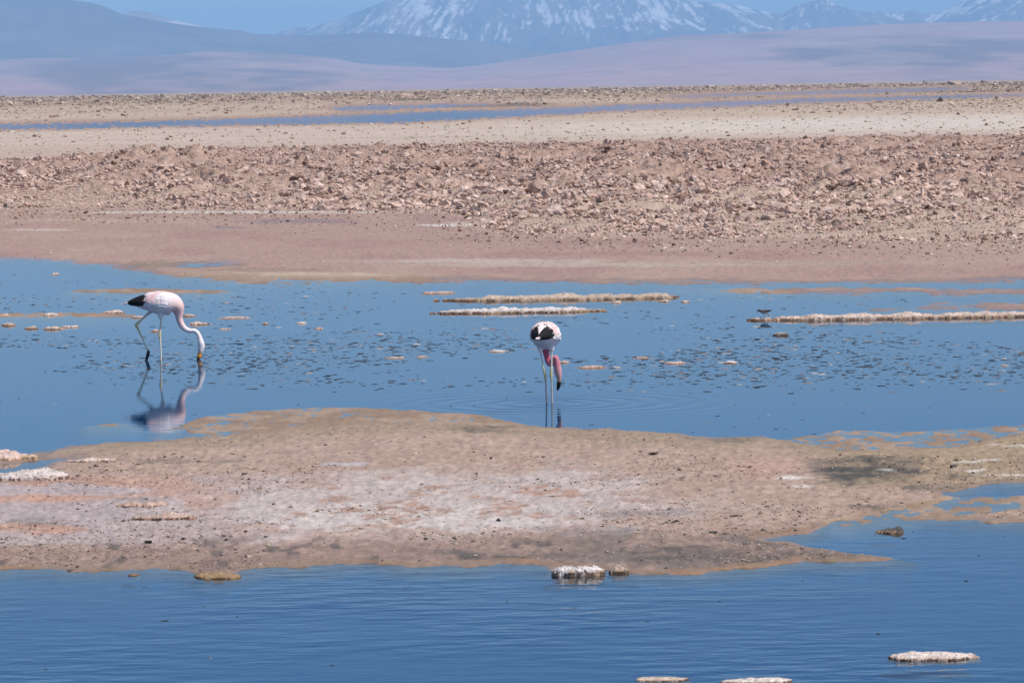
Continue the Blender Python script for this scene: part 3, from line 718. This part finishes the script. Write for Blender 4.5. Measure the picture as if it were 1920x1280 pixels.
specs = [
 ('salt_island', 1055, 563, 480, 14, .75, 'long low tan salt island, the farther of the two in midwater', C(214, 196, 176), TAN),
 ('salt_island', 975, 587, 338, 14, .55, 'long white topped salt island just behind the right flamingo', W_, TAN),
 ('salt_island', 1705, 598, 640, 15, .5, 'long narrow salt ridge running off the right edge of the photo', C(228, 208, 192), TAN),
 ('salt_ledge', 822, 551, 64, 5, .4, 'thin salt ledge trailing off the left end of the farther long island', PNK, TAN),
 ('salt_block', 1090, 1080, 106, 25, .20, 'white capped tan salt block jutting from the sandbar into the near water', C(236, 228, 222), C(196, 160, 124)),
 ('salt_block', 1162, 1074, 46, 14, .14, 'small greyish salt lump right beside the white capped salt block', C(184, 168, 152), C(176, 146, 110)),
 ('salt_island', 1755, 1238, 168, 15, .50, 'flat pale salt island alone in the near water at lower right', C(238, 224, 212), C(206, 176, 156)),
 ('salt_island', 1238, 1277, 108, 7, .30, 'thin salt island cut by the bottom edge, the left one of two', C(224, 206, 184), C(196, 166, 140)),
 ('salt_island', 1418, 1281, 140, 10, .30, 'whitish salt island cut by the bottom edge, the right one of two', C(238, 226, 214), C(196, 166, 140)),
 ('salt_rock', 1468, 629, 33, 8, .14, 'small grey rock in the water below the little shorebird', C(190, 182, 172), C(90, 82, 74)),
 ('salt_pile', 55, 905, 150, 20, .45, 'jagged heap of bright white salt on the left end of the sandbar', C(228, 218, 208), C(220, 196, 180)),
 ('salt_bank', -8, 866, 150, 20, .45, 'pinkish salt bank at the left edge above the small inlet', C(232, 206, 190), C(190, 152, 104)),
 ('crust_ridge', 268, 955, 104, 11, .30, 'low orange salt ridge on the sandbar, the upper of two at left', C(216, 188, 168), C(198, 160, 138)),
 ('crust_ridge', 300, 979, 128, 12, .30, 'low pale salt ridge on the sandbar, the lower of two at left', C(218, 196, 178), C(198, 160, 138)),
 ('crust_ridge', 172, 870, 96, 8, .26, 'pale salt ridge beside the tip of the small left inlet', C(230, 212, 198), C(200, 158, 128)),
 ('mud_hump', 1668, 1000, 52, 12, .20, 'dark topped mud hump in the water beside the right inlet', C(92, 90, 86), C(170, 140, 108)),
 ('salt_mound', 52, 617, 34, 10, .16, 'rounded pale salt mound with a dark hole, left of the left flamingo', C(226, 210, 194), PNK),
 ('salt_mound', 98, 618, 44, 9, .20, 'lumpy salt mound second from the left edge beside the rounded one', C(220, 202, 184), PNK),
 ('salt_mound', 130, 614, 36, 6, .16, 'low flat salt tongue joined to the right of the lumpy mound', C(232, 218, 206), C(170, 138, 124)),
 ('salt_mound', 16, 611, 30, 8, .18, 'small brownish salt mound nearest the left edge of the photo', C(204, 184, 166), C(160, 130, 112)),
 ('salt_mound', 8, 592, 18, 6, .16, 'pinkish salt knob at the left edge on the thin mud bar', C(226, 204, 188), PNK),
 ('salt_mound', 95, 592, 36, 7, .25, 'low pale salt knob midway along the thin left mud bar', C(220, 204, 190), PNK),
 ('salt_mound', 214, 587, 46, 7, .22, 'pale salt hump behind the left flamingo just below its tail', C(226, 206, 190), PNK),
 ('salt_mound', 258, 596, 30, 6, .18, 'salt hump seen just behind the bent leg of the left flamingo', C(216, 196, 178), PNK),
 ('salt_mound', 289, 622, 22, 7, .14, 'small salt lump between the two legs of the left flamingo', C(212, 192, 176), C(170, 138, 122)),
 ('salt_mound', 373, 609, 42, 8, .22, 'pale salt hump behind the bent neck of the left flamingo', C(222, 202, 186), PNK),
 ('salt_mound', 356, 593, 26, 6, .18, 'narrow salt hump at the chest of the left flamingo', C(206, 186, 168), PNK),
 ('salt_mound', 442, 597, 60, 4, .25, 'long thin salt strip to the right of the left flamingo', C(214, 192, 176), PNK),
 ('salt_mound', 420, 618, 20, 6, .14, 'small salt lump right of the head of the left flamingo', C(222, 204, 190), PNK),
 ('salt_mound', 498, 608, 14, 7, .10, 'tiny upright salt knob in open water right of the left flamingo', C(222, 204, 190), PNK),
 ('salt_mound', 562, 607, 22, 4, .12, 'tiny flat white salt chip in open water, farthest right of the left group', C(232, 220, 208), PNK),
 ('salt_mound', 597, 617, 16, 4, .10, 'tiny pink salt chip in open water below the flat white chip', C(204, 178, 164), PNK),
 ('salt_mound', 103, 515, 14, 4, .3, 'tiny pale salt knob in the far left water near the shore', C(224, 204, 188), PNK),
 ('salt_mound', 934, 660, 40, 5, .2, 'flat white salt chip to the left of the right flamingo', W_, C(200, 176, 160)),
 ('salt_mound', 741, 672, 34, 4, .2, 'thin pale salt chip midway between the two flamingos', C(222, 202, 186), C(176, 146, 130)),
 ('salt_mound', 792, 670, 22, 3, .14, 'smaller thin salt chip midway between the two flamingos', C(214, 192, 176), C(176, 146, 130)),
 ('salt_mound', 1058, 680, 22, 5, .12, 'small salt lump just right of the neck of the right flamingo', C(214, 192, 176), C(176, 146, 130)),
 ('salt_mound', 1112, 690, 62, 6, .25, 'brown salt strip in the water right of the right flamingo', C(210, 186, 166), C(176, 146, 130)),
 ('salt_mound', 1156, 690, 16, 3, .1, 'tiny salt chip at the right tip of the brown salt strip', C(222, 206, 190), C(176, 146, 130)),
 ('salt_mound', 1205, 672, 40, 4, .2, 'thin pink salt chip above and right of the brown strip', C(204, 178, 162), C(176, 146, 130)),
 ('salt_mound', 1268, 682, 46, 5, .2, 'pale salt strip second from the white lump at right', C(216, 196, 180), C(176, 146, 130)),
 ('salt_mound', 1370, 681, 28, 6, .15, 'isolated white salt lump in open water on the right', W_, C(190, 164, 150)),
 ('salt_mound', 1158, 568, 22, 5, .2, 'tiny salt chip under the middle of the farther long island', C(224, 206, 192), PNK),
 ('salt_mound', 1245, 566, 24, 6, .2, 'tiny salt chip under the right end of the farther long island', C(224, 206, 192), PNK),
 ('salt_mound', 1284, 567, 18, 7, .2, 'tiny salt chip just beyond the right tip of the farther long island', C(224, 206, 192), PNK),
 ('mud_hump', 403, 1085, 90, 12, .25, 'ochre hump of mud bulging from the sandbar into the near water', C(170, 146, 112), C(180, 144, 98)),
 ('mud_hump', 250, 1079, 24, 6, .1, 'small brown mud hump in the near water below the sandbar', C(150, 124, 98), C(160, 128, 96)),
 ('mud_hump', 133, 1071, 20, 5, .1, 'small dark mud hump in the water at the left foot of the sandbar', C(112, 98, 92), C(110, 92, 84)),
]
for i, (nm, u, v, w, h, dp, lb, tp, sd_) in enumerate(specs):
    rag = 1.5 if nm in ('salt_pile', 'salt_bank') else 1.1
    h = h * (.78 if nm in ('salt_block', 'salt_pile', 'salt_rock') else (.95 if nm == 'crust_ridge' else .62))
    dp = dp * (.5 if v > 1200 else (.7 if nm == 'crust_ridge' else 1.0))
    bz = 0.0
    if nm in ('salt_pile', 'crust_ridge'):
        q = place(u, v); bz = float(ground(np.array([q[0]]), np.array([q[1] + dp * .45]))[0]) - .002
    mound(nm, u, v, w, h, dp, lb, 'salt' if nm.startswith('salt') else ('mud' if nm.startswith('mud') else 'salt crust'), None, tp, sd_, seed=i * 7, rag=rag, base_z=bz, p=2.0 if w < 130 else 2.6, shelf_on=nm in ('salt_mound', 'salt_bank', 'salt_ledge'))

# ------------------------------------------------------------------ birds
def catmull(P, n):
    P = np.asarray(P, float); Q = np.vstack([2 * P[0] - P[1], P, 2 * P[-1] - P[-2]])
    t = np.linspace(0, len(P) - 1 - 1e-6, n); i = t.astype(int); f = (t - i)[:, None]
    p0, p1, p2, p3 = Q[i], Q[i + 1], Q[i + 2], Q[i + 3]
    return .5 * (2 * p1 + (p2 - p0) * f + (2 * p0 - 5 * p1 + 4 * p2 - p3) * f ** 2 + (3 * p1 - p0 - 3 * p2 + p3) * f ** 3)
def loft(rows_, n, seg=20, side=(0, 1, 0), cols=None):
    """rows: x, y, z, radius in the bending plane, radius sideways; returns verts, faces, colours"""
    A = catmull(rows_, n); P = A[:, :3]; rp = np.maximum(A[:, 3], .0015); rl = np.maximum(A[:, 4], .0015)
    T = np.gradient(P, axis=0); T /= np.linalg.norm(T, axis=1)[:, None] + 1e-9
    S = np.array(side, float)[None] - T * (T @ np.array(side, float))[:, None]; S /= np.linalg.norm(S, axis=1)[:, None] + 1e-9
    Nn = np.cross(T, S)
    a = np.arange(seg) / seg * 2 * math.pi
    V = P[:, None] + S[:, None] * (np.cos(a)[None, :, None] * rl[:, None, None]) + Nn[:, None] * (np.sin(a)[None, :, None] * rp[:, None, None])
    F = []
    for i in range(n - 1):
        for j in range(seg):
            F.append((i * seg + j, i * seg + (j + 1) % seg, (i + 1) * seg + (j + 1) % seg, (i + 1) * seg + j))
    V = V.reshape(-1, 3); c0 = len(V)
    V = np.vstack([V, P[0] - T[0] * rp[0] * .4, P[-1] + T[-1] * rp[-1] * .4])
    tri = []
    for j in range(seg):
        tri.append((c0, (j + 1) % seg, j)); b = (n - 1) * seg
        tri.append((c0 + 1, b + j, b + (j + 1) % seg))
    col = None
    if cols is not None:
        K = np.asarray(cols, float); t = np.linspace(0, len(K) - 1, n)
        col = np.stack([np.interp(t, np.arange(len(K)), K[:, k]) for k in range(3)], 1)
        col = np.vstack([np.repeat(col, seg, 0), col[:1], col[-1:]])
    return V, F, tri, col
def fuse(name, lofts, voxel, parent, mat, recolor=None, smooth_it=4):
    V = []; F = []; Cc = []; off = 0
    for (v_, f_, t_, c_) in lofts:
        V.append(v_); Cc.append(c_)
        F += [tuple(i + off for i in q) for q in f_] + [tuple(i + off for i in q) for q in t_]
        off += len(v_)
    V = np.vstack(V); Cc = np.vstack(Cc)
    me = bpy.data.meshes.new(name + '_rough'); me.from_pydata(V.tolist(), [], F); me.update()
    ob = bpy.data.objects.new(name + '_rough', me); scene.collection.objects.link(ob)
    bm = bmesh.new(); bm.from_mesh(me); bmesh.ops.recalc_face_normals(bm, faces=bm.faces); bm.to_mesh(me); bm.free()
    md = ob.modifiers.new('remesh', 'REMESH'); md.mode = 'VOXEL'; md.voxel_size = voxel
    ms = ob.modifiers.new('smooth', 'SMOOTH'); ms.iterations = smooth_it; ms.factor = .4
    dg = bpy.context.evaluated_depsgraph_get()
    me2 = bpy.data.meshes.new_from_object(ob.evaluated_get(dg))
    scene.collection.objects.unlink(ob); bpy.data.objects.remove(ob); bpy.data.meshes.remove(me)
    me2.name = name; me2.materials.clear(); me2.materials.append(mat)
    kd = KDTree(len(V))
    for i, q in enumerate(V): kd.insert(q, i)
    kd.balance()
    nv = len(me2.vertices); W = np.empty(nv * 3, np.float32); me2.vertices.foreach_get('co', W); W = W.reshape(-1, 3)
    col = np.empty((nv, 3))
    for i in range(nv):
        hits = kd.find_n(W[i], 3); ww = [1 / (h_[2] + 1e-4) for h_ in hits]; s_ = sum(ww)
        col[i] = sum(Cc[h_[1]] * q for h_, q in zip(hits, ww)) / s_
    if recolor is not None: col = recolor(W, col)
    for nm_ in [a_.name for a_ in me2.attributes if a_.name == 'col']: me2.attributes.remove(me2.attributes[nm_])
    set_col(me2, np.clip(col, .005, .85))
    for pl in me2.polygons: pl.use_smooth = True
    o = bpy.data.objects.new(name, me2)
    return link(o, parent)
K1 = 46.25 / FPX * 200 / 853           # metres for one step of the side-view outline
def sv(cx, cy): return ((cx - 352) * K1, (662 - cy) * K1)
WHITE = np.array([.80, .73, .725]); PINKW = np.array([.78, .56, .53]); PINK = np.array([.62, .25, .27]); DEEP = np.array([.55, .13, .19])
BLACK = np.array([.012, .011, .012]); LEG = np.array([.74, .70, .55]); KNEE = np.array([.64, .52, .26]); ORANGE = np.array([.75, .30, .03]); YEL = np.array([.75, .50, .11]); DARK = np.array([.035, .03, .032])
TORSO = [((70, 204), 3, 4), ((110, 199), 16, 18), ((160, 195), 36, 42), ((210, 194), 55, 66), ((270, 196), 74, 84), ((340, 203), 90, 96), ((405, 209), 93, 98), ((455, 219), 84, 88), ((488, 244), 60, 64)]
TCOL = [WHITE, WHITE, WHITE, WHITE, WHITE, WHITE, WHITE, WHITE * .35 + PINKW * .65, PINKW * .85 + PINK * .15]
def torso_rows():
    out_ = []
    for (c, rp, rl) in TORSO:
        x, z = sv(*c); out_.append((x, 0, z, rp * K1, rl * K1))
    return out_
def on_torso(cx, ang, scale=1.03):
    """a point on the flank: ang 0 is the top of the back, +-90 the sides"""
    xs = [t[0][0] for t in TORSO]
    cy = np.interp(cx, xs, [t[0][1] for t in TORSO]); rp = np.interp(cx, xs, [t[1] for t in TORSO]); rl = np.interp(cx, xs, [t[2] for t in TORSO])
    x, z = sv(cx, cy)
    return np.array([x, math.sin(ang) * rl * K1 * scale, z + math.cos(ang) * rp * K1 * scale])
def feathers(name, defs, parent, mat):
    V = []; F = []; Cc = []; off = 0
    for pts, w, th, c in defs:
        pts = np.array(pts); n_ = len(pts)
        ctr = pts.mean(0)
        prof = np.array([.55, 1.0, 1.0, .8, .12])
        rows_ = []
        for i in range(n_): rows_.append((*pts[i], th, w * np.interp(i / (n_ - 1), np.linspace(0, 1, 5), prof)))
        nrm = pts[n_ // 2] - np.array([pts[n_ // 2][0], 0, sv(0, 200)[1]]); nrm /= np.linalg.norm(nrm) + 1e-9
        tn = pts[-1] - pts[0]; sd_ = np.cross(nrm, tn); sd_ /= np.linalg.norm(sd_) + 1e-9
        v_, f_, t_, c_ = loft(rows_, 9, 8, sd_, [c] * n_)
        V.append(v_); Cc.append(c_); F += [tuple(i + off for i in q) for q in f_] + [tuple(i + off for i in q) for q in t_]; off += len(v_)
    me = bpy.data.meshes.new(name); me.from_pydata(np.vstack(V).tolist(), [], F); me.update()
    set_col(me, np.vstack(Cc)); me.materials.append(mat)
    for pl in me.polygons: pl.use_smooth = True
    return link(bpy.data.objects.new(name, me), parent)
def plumage_parts(root, seed):
    r = np.random.default_rng(seed)
    blk = []
    for s in (-1, 1):
        for i, a in enumerate(np.linspace(34, 108, 9)):
            a = R(a) * s; c0_ = 246 - 18 * (i % 3) + r.uniform(-16, 14)
            tip = np.array([sv(82 + i * 5 + r.uniform(-6, 6), 0)[0], s * (.004 + .0016 * i), sv(0, 198 + i * 2.6)[1]])
            pts = [on_torso(c0_, a, 1.035), on_torso(c0_ - 35, a, 1.06), on_torso(c0_ - 72, a, 1.08), on_torso(c0_ - 110, a, 1.10) * .6 + tip * .4, tip]
            blk.append((pts, .021, .0028, BLACK * r.uniform(.7, 1.6)))
    f = feathers('flight_feathers', blk, root, M_bird); f['label'] = 'black flight feathers folded over the tail'
    tl = []
    for i in range(5):
        y0_ = (i - 2) * .006
        x0, z0 = sv(105, 203); x1, z1 = sv(14 + abs(i - 2) * 12, 209)
        tl.append(([(x0, y0_, z0), (x0 * .75 + x1 * .25, y0_ * 1.1, z0 * .75 + z1 * .25), (x0 * .5 + x1 * .5, y0_ * 1.2, z0 * .5 + z1 * .5), (x0 * .25 + x1 * .75, y0_ * 1.3, z0 * .25 + z1 * .75), (x1, y0_ * 1.4, z1)], .008, .0022, WHITE if i % 2 else PINKW))
    feathers('tail', tl, root, M_bird)
    for s in (-1, 1):
        cv = []
        for row, (c0_, ln) in enumerate(((300, 62), (338, 66), (376, 66), (414, 62))):
            for j, a in enumerate(np.linspace(14, 104, 9)):
                a = R(a + r.uniform(-4, 4)) * s; c1 = c0_ + r.uniform(-8, 8)
                lift = 1.03 + .010 * (3 - row)
                pts = [on_torso(c1, a, 1.0), on_torso(c1 - ln * .3, a, lift), on_torso(c1 - ln * .55, a, lift + .012), on_torso(c1 - ln * .8, a, lift + .016), on_torso(c1 - ln, a, lift + .012)]
                q = r.random()
                if row <= 1 and 3 <= j <= 6: c = PINK * .6 + WHITE * .4 if q < (.7 if row == 0 else .25) else PINKW
                elif j < 3: c = (PINKW * .75 + np.array([.8, .5, .42]) * .25) if q < .6 else WHITE
                else: c = WHITE * r.uniform(.86, 1.05) if q < .75 else WHITE * .6 + PINKW * .4
                cv.append((pts, .017, .0024, c))
        feathers('wing', cv, root, M_bird)
def to_rows(pts): return [(p_[0], p_[1], p_[2], p_[3], p_[4] if len(p_) > 4 else p_[3]) for p_ in pts]
def flamingo(name, loc, yaw, neck, ncol, legs, lcol, label, group=None, seed=1, voxel=.0049, eyes=()):
    root = bpy.data.objects.new(name, None); link(root); root.location = loc; root.rotation_euler = (0, 0, yaw)
    tag(root, label, 'flamingo', group)
    trunk = torso_rows()
    lofts = [loft(trunk + to_rows(neck), 150, 22, (0, 1, 0), TCOL + ncol)]
    for lg, lc in zip(legs, lcol): lofts.append(loft(to_rows(lg), 60, 10, (0, 1, 0), lc))
    def rec(W, col):
        n_ = fbm(W[:, 0] * 30 + 5, W[:, 2] * 30 + W[:, 1] * 11, seed + 700, 3)
        tr = (W[:, 2] > .47) & (W[:, 0] < .17)
        f_ = sm(.5, .7, n_) * tr * .5
        return col * (1 - f_[:, None]) + PINKW * f_[:, None]
    fuse('body', lofts, voxel, root, M_bird, rec)
    for e_ in eyes:
        bm = bmesh.new(); bmesh.ops.create_uvsphere(bm, u_segments=10, v_segments=8, radius=.0065)
        me = bpy.data.meshes.new('eye'); bm.to_mesh(me); bm.free(); set_col(me, np.repeat(BLACK[None], len(me.vertices), 0)); me.materials.append(M_bird)
        link(bpy.data.objects.new('eye', me), root).location = e_
    plumage_parts(root, seed)
    return root
def sv3(cx, cy, r_, yl=0.0, lat=None):
    x, z = sv(cx, cy); return (x, yl, z, r_ * K1, (lat if lat is not None else r_) * K1)
neckL = [sv3(500, 288, 38), sv3(502, 330, 28), sv3(517, 375, 25), sv3(546, 413, 22), sv3(585, 430, 19), sv3(618, 430, 18), sv3(646, 450, 18), sv3(662, 488, 20), sv3(671, 528, 26), sv3(672, 562, 29, 0, 22), sv3(667, 594, 22, 0, 18), sv3(661, 615, 17, 0, 13), sv3(657, 636, 18, 0, 13), sv3(648, 654, 14, 0, 10), sv3(640, 672, 6, 0, 6)]
ncolL = [PINKW * .75 + PINK * .25, PINKW * .9, PINKW, WHITE * .5 + PINKW * .5, WHITE * .8 + PINKW * .2, WHITE, WHITE, WHITE, WHITE, WHITE, WHITE, ORANGE, ORANGE, DARK, BLACK]
legL1 = [sv3(352, 270, 34, -.03), sv3(357, 312, 20, -.03), sv3(358, 345, 9, -.03), sv3(352, 405, 8.5, -.03), sv3(345, 455, 11, -.03), sv3(345, 476, 11, -.03), sv3(349, 520, 7.5, -.03), sv3(351, 600, 7, -.03), sv3(352, 665, 7, -.03), sv3(352, 690, 9, -.03)]
legL2 = [sv3(285, 262, 24, .035), sv3(252, 290, 12, .035), sv3(205, 330, 9, .035), sv3(165, 368, 11, .035), sv3(155, 380, 13.5, .035), sv3(168, 410, 10, .035), sv3(205, 495, 8, .035), sv3(236, 570, 8.5, .035), sv3(246, 590, 13, .035), sv3(245, 615, 14, .03), sv3(234, 645, 13, .03), sv3(230, 668, 11, .03)]
lcL1 = [WHITE, WHITE, LEG, LEG, KNEE, KNEE, LEG, LEG, LEG, LEG]
lcL2 = [WHITE, LEG * .7, LEG * .8, KNEE, KNEE, KNEE, LEG, LEG, DARK, BLACK, BLACK, BLACK]
pL = place(302.5, 675.0)
flamingo('flamingo', (pL[0], pL[1], 0), 0.0, neckL, ncolL, [legL1, legL2], [lcL1, lcL2], 'white flamingo on the left stepping with one bent leg, bill dipped in water', 'flamingos feeding in the near shallows', 1, eyes=[(sv(660, 0)[0], s_ * .026, sv(0, 585)[1]) for s_ in (-1, 1)])
# the right bird is seen from behind; its forward axis points away from the camera
K2 = 39.15 / FPX * 200 / 1067
YAW2 = R(80); cR, sR = math.cos(R(90) - YAW2), math.sin(R(90) - YAW2)
def bv(cx, cy, xf, r_, lat=None): return (xf * cR + (cx - 555) * K2 * sR, xf * sR - (cx - 555) * K2 * cR, (936 - cy) * K2, r_ * K2, (lat if lat is not None else r_) * K2)
neckR = [(sv(498, 284)[0], 0, sv(0, 284)[1], .050, .050), bv(562, 420, .22, 36), bv(572, 480, .235, 31), bv(583, 535, .235, 29), bv(603, 565, .225, 27), bv(622, 545, .215, 26), bv(634, 510, .205, 26), bv(652, 492, .20, 26), bv(668, 520, .20, 27), bv(674, 570, .205, 34), bv(680, 625, .21, 38), bv(686, 680, .215, 31), bv(690, 715, .22, 21), bv(688, 745, .225, 20), bv(686, 775, .23, 21), bv(678, 808, .235, 15), bv(668, 832, .24, 5)]
PK2 = np.array([.60, .22, .26]); PK3 = np.array([.66, .33, .34])
ncolR = [DEEP, DEEP * .9, DEEP * .9, DEEP, PK2, PK2, PK2, PK2, PK2, PK2, PK3, PK3, PK3 * .6 + YEL * .4, BLACK, BLACK, BLACK, BLACK]
legR1 = [bv(500, 350, -.01, 40), bv(506, 405, -.01, 26), bv(511, 440, -.01, 11), bv(527, 545, -.005, 9.5), bv(543, 630, 0, 13), bv(549, 665, 0, 13.5), bv(553, 720, 0, 9), bv(557, 830, 0, 9), bv(560, 930, 0, 9), bv(560, 952, 0, 9)]
legR2 = [bv(612, 345, -.03, 42), bv(616, 400, -.03, 26), bv(616, 440, -.03, 11), bv(615, 540, -.03, 9.5), bv(610, 625, -.03, 14), bv(609, 655, -.03, 14), bv(612, 720, -.03, 9), bv(614, 830, -.03, 9), bv(616, 930, -.03, 9), bv(616, 952, -.03, 9)]
LEGG = np.array([.50, .44, .36]); lcR = [WHITE, WHITE, LEG, LEG, KNEE, KNEE, LEGG, LEGG, LEGG, DARK]
flamingo('flamingo', (BIRD2[0], BIRD2[1], 0), YAW2, neckR, ncolR, [legR1, legR2], [lcR, lcR], 'pink necked flamingo seen from behind, head hanging down beside its legs', 'flamingos feeding in the near shallows', 2)

# far flamingos: one upright bird and one feeding bird, copied
neckU = [sv3(512, 225, 38), sv3(530, 180, 28), sv3(545, 120, 22), sv3(535, 50, 20), sv3(515, -20, 19), sv3(520, -85, 19), sv3(550, -118, 24), sv3(585, -115, 26, 0, 20), sv3(612, -95, 17), sv3(625, -65, 14), sv3(618, -40, 6)]
ncU = [PINKW, PK3, PK3, PK2, PK2, PK2, PK3, PK3, YEL, BLACK, BLACK]
legU2 = [sv3(345, 270, 34, .035), sv3(350, 312, 20, .035), sv3(352, 345, 9, .035), sv3(340, 455, 11, .035), sv3(345, 520, 8, .035), sv3(348, 665, 8, .035), sv3(350, 690, 9, .035)]
def far_copy(src, loc, yaw, label):
    c = src.copy(); scene.collection.objects.link(c); c.location = loc; c.rotation_euler = (0, 0, yaw); c['label'] = label
    for ch in src.children:
        k = ch.copy(); scene.collection.objects.link(k); k.parent = c
    return c
q = place(693, 203.5)
up = flamingo('flamingo', (q[0], q[1], 0), R(170), neckU, ncU, [legL1, legU2], [lcL1, [WHITE, WHITE, LEG, KNEE, LEG, LEG, LEG]], 'tiny distant flamingo with raised neck wading in the far blue strip', 'tiny flamingos far off on the salt flat', 3, voxel=.008)
for (a, b_, yw, lb) in ((733, 204, 20, 'tiny pale distant flamingo to the right of the upright one in the strip'), (831, 184.5, 200, 'tiny distant flamingo on the pale ground beyond the dark algae, left of two'), (935, 182.5, 10, 'tiny distant flamingo on the pale ground beyond the dark algae, right of two'), (1601, 173.0, 150, 'tiny white distant flamingo in the thin water at far right')):
    q = place(a, b_); zz = max(0.0, float(ground(np.array([q[0]]), np.array([q[1]]))[0]))
    far_copy(up, (q[0], q[1], zz), R(yw), lb)

# little shorebird
K3 = mpp(1433, 597.5) * 100 / 1829
def pb(cx, cy, r_, yl=0.0, lat=None): return (-(cx - 640) * K3, yl, (503 - cy) * K3, r_ * K3, (lat if lat is not None else r_) * K3)
BR = np.array([.045, .033, .026]); BR2 = np.array([.10, .075, .055]); BW = np.array([.55, .52, .50])
q = place(1435, 597.5)
sbird = bpy.data.objects.new('shorebird', None); link(sbird); sbird.location = (q[0], q[1], 0); sbird.rotation_euler = (0, 0, math.pi)
tag(sbird, 'small brown shorebird standing at the left tip of the long salt ridge', 'bird')
body = [pb(890, 212, 5), pb(820, 225, 18), pb(740, 242, 42), pb(660, 262, 66), pb(590, 268, 72), pb(530, 258, 60), pb(485, 232, 44), pb(450, 215, 40), pb(415, 214, 38), pb(394, 235, 22), pb(384, 262, 9), pb(368, 292, 6), pb(350, 322, 3)]
l1 = [pb(600, 310, 26, -.004), pb(596, 350, 9, -.004), pb(594, 420, 7, -.004), pb(594, 500, 7, -.004), pb(594, 540, 8, -.004)]
l2 = [pb(715, 300, 26, .006), pb(728, 350, 9, .006), pb(746, 420, 8, .006), pb(732, 490, 7, .006), pb(722, 540, 8, .006)]
def rec_sb(W, col):
    zc = (503 - 262) * K3
    und = (W[:, 2] < zc - .002) & (W[:, 2] > .055) & (W[:, 0] < .06) & (W[:, 0] > -.06)
    col = col.copy(); col[und] = BW * .8
    return col
fuse('body', [loft(body, 60, 14, (0, 1, 0), [BR] * 3 + [BR2] * 3 + [BR2] * 2 + [BR] * 5), loft(l1, 20, 8, (0, 1, 0), [BW * .8] + [BR] * 4), loft(l2, 20, 8, (0, 1, 0), [BW * .8] + [BR] * 4)], .0016, sbird, M_bird, rec_sb, 2)
wg = []
for s in (-1, 1):
    wg.append([])
    V = []
    rows_ = [(-(560 - 640) * K3, s * 58 * K3, (503 - 245) * K3, .004, 26 * K3), (-(640 - 640) * K3, s * 62 * K3, (503 - 240) * K3, .004, 36 * K3), (-(730 - 640) * K3, s * 44 * K3, (503 - 232) * K3, .004, 28 * K3), (-(830 - 640) * K3, s * 16 * K3, (503 - 218) * K3, .003, 12 * K3), (-(885 - 640) * K3, s * 5 * K3, (503 - 210) * K3, .0015, 3 * K3)]
    v_, f_, t_, c_ = loft(rows_, 16, 8, (0, 0, 1), [BR2, BR2 * .8, BR, BR, BR])
    me = bpy.data.meshes.new('wing'); me.from_pydata(v_.tolist(), [], f_ + t_); me.update(); set_col(me, c_); me.materials.append(M_bird)
    link(bpy.data.objects.new('wing', me), sbird)
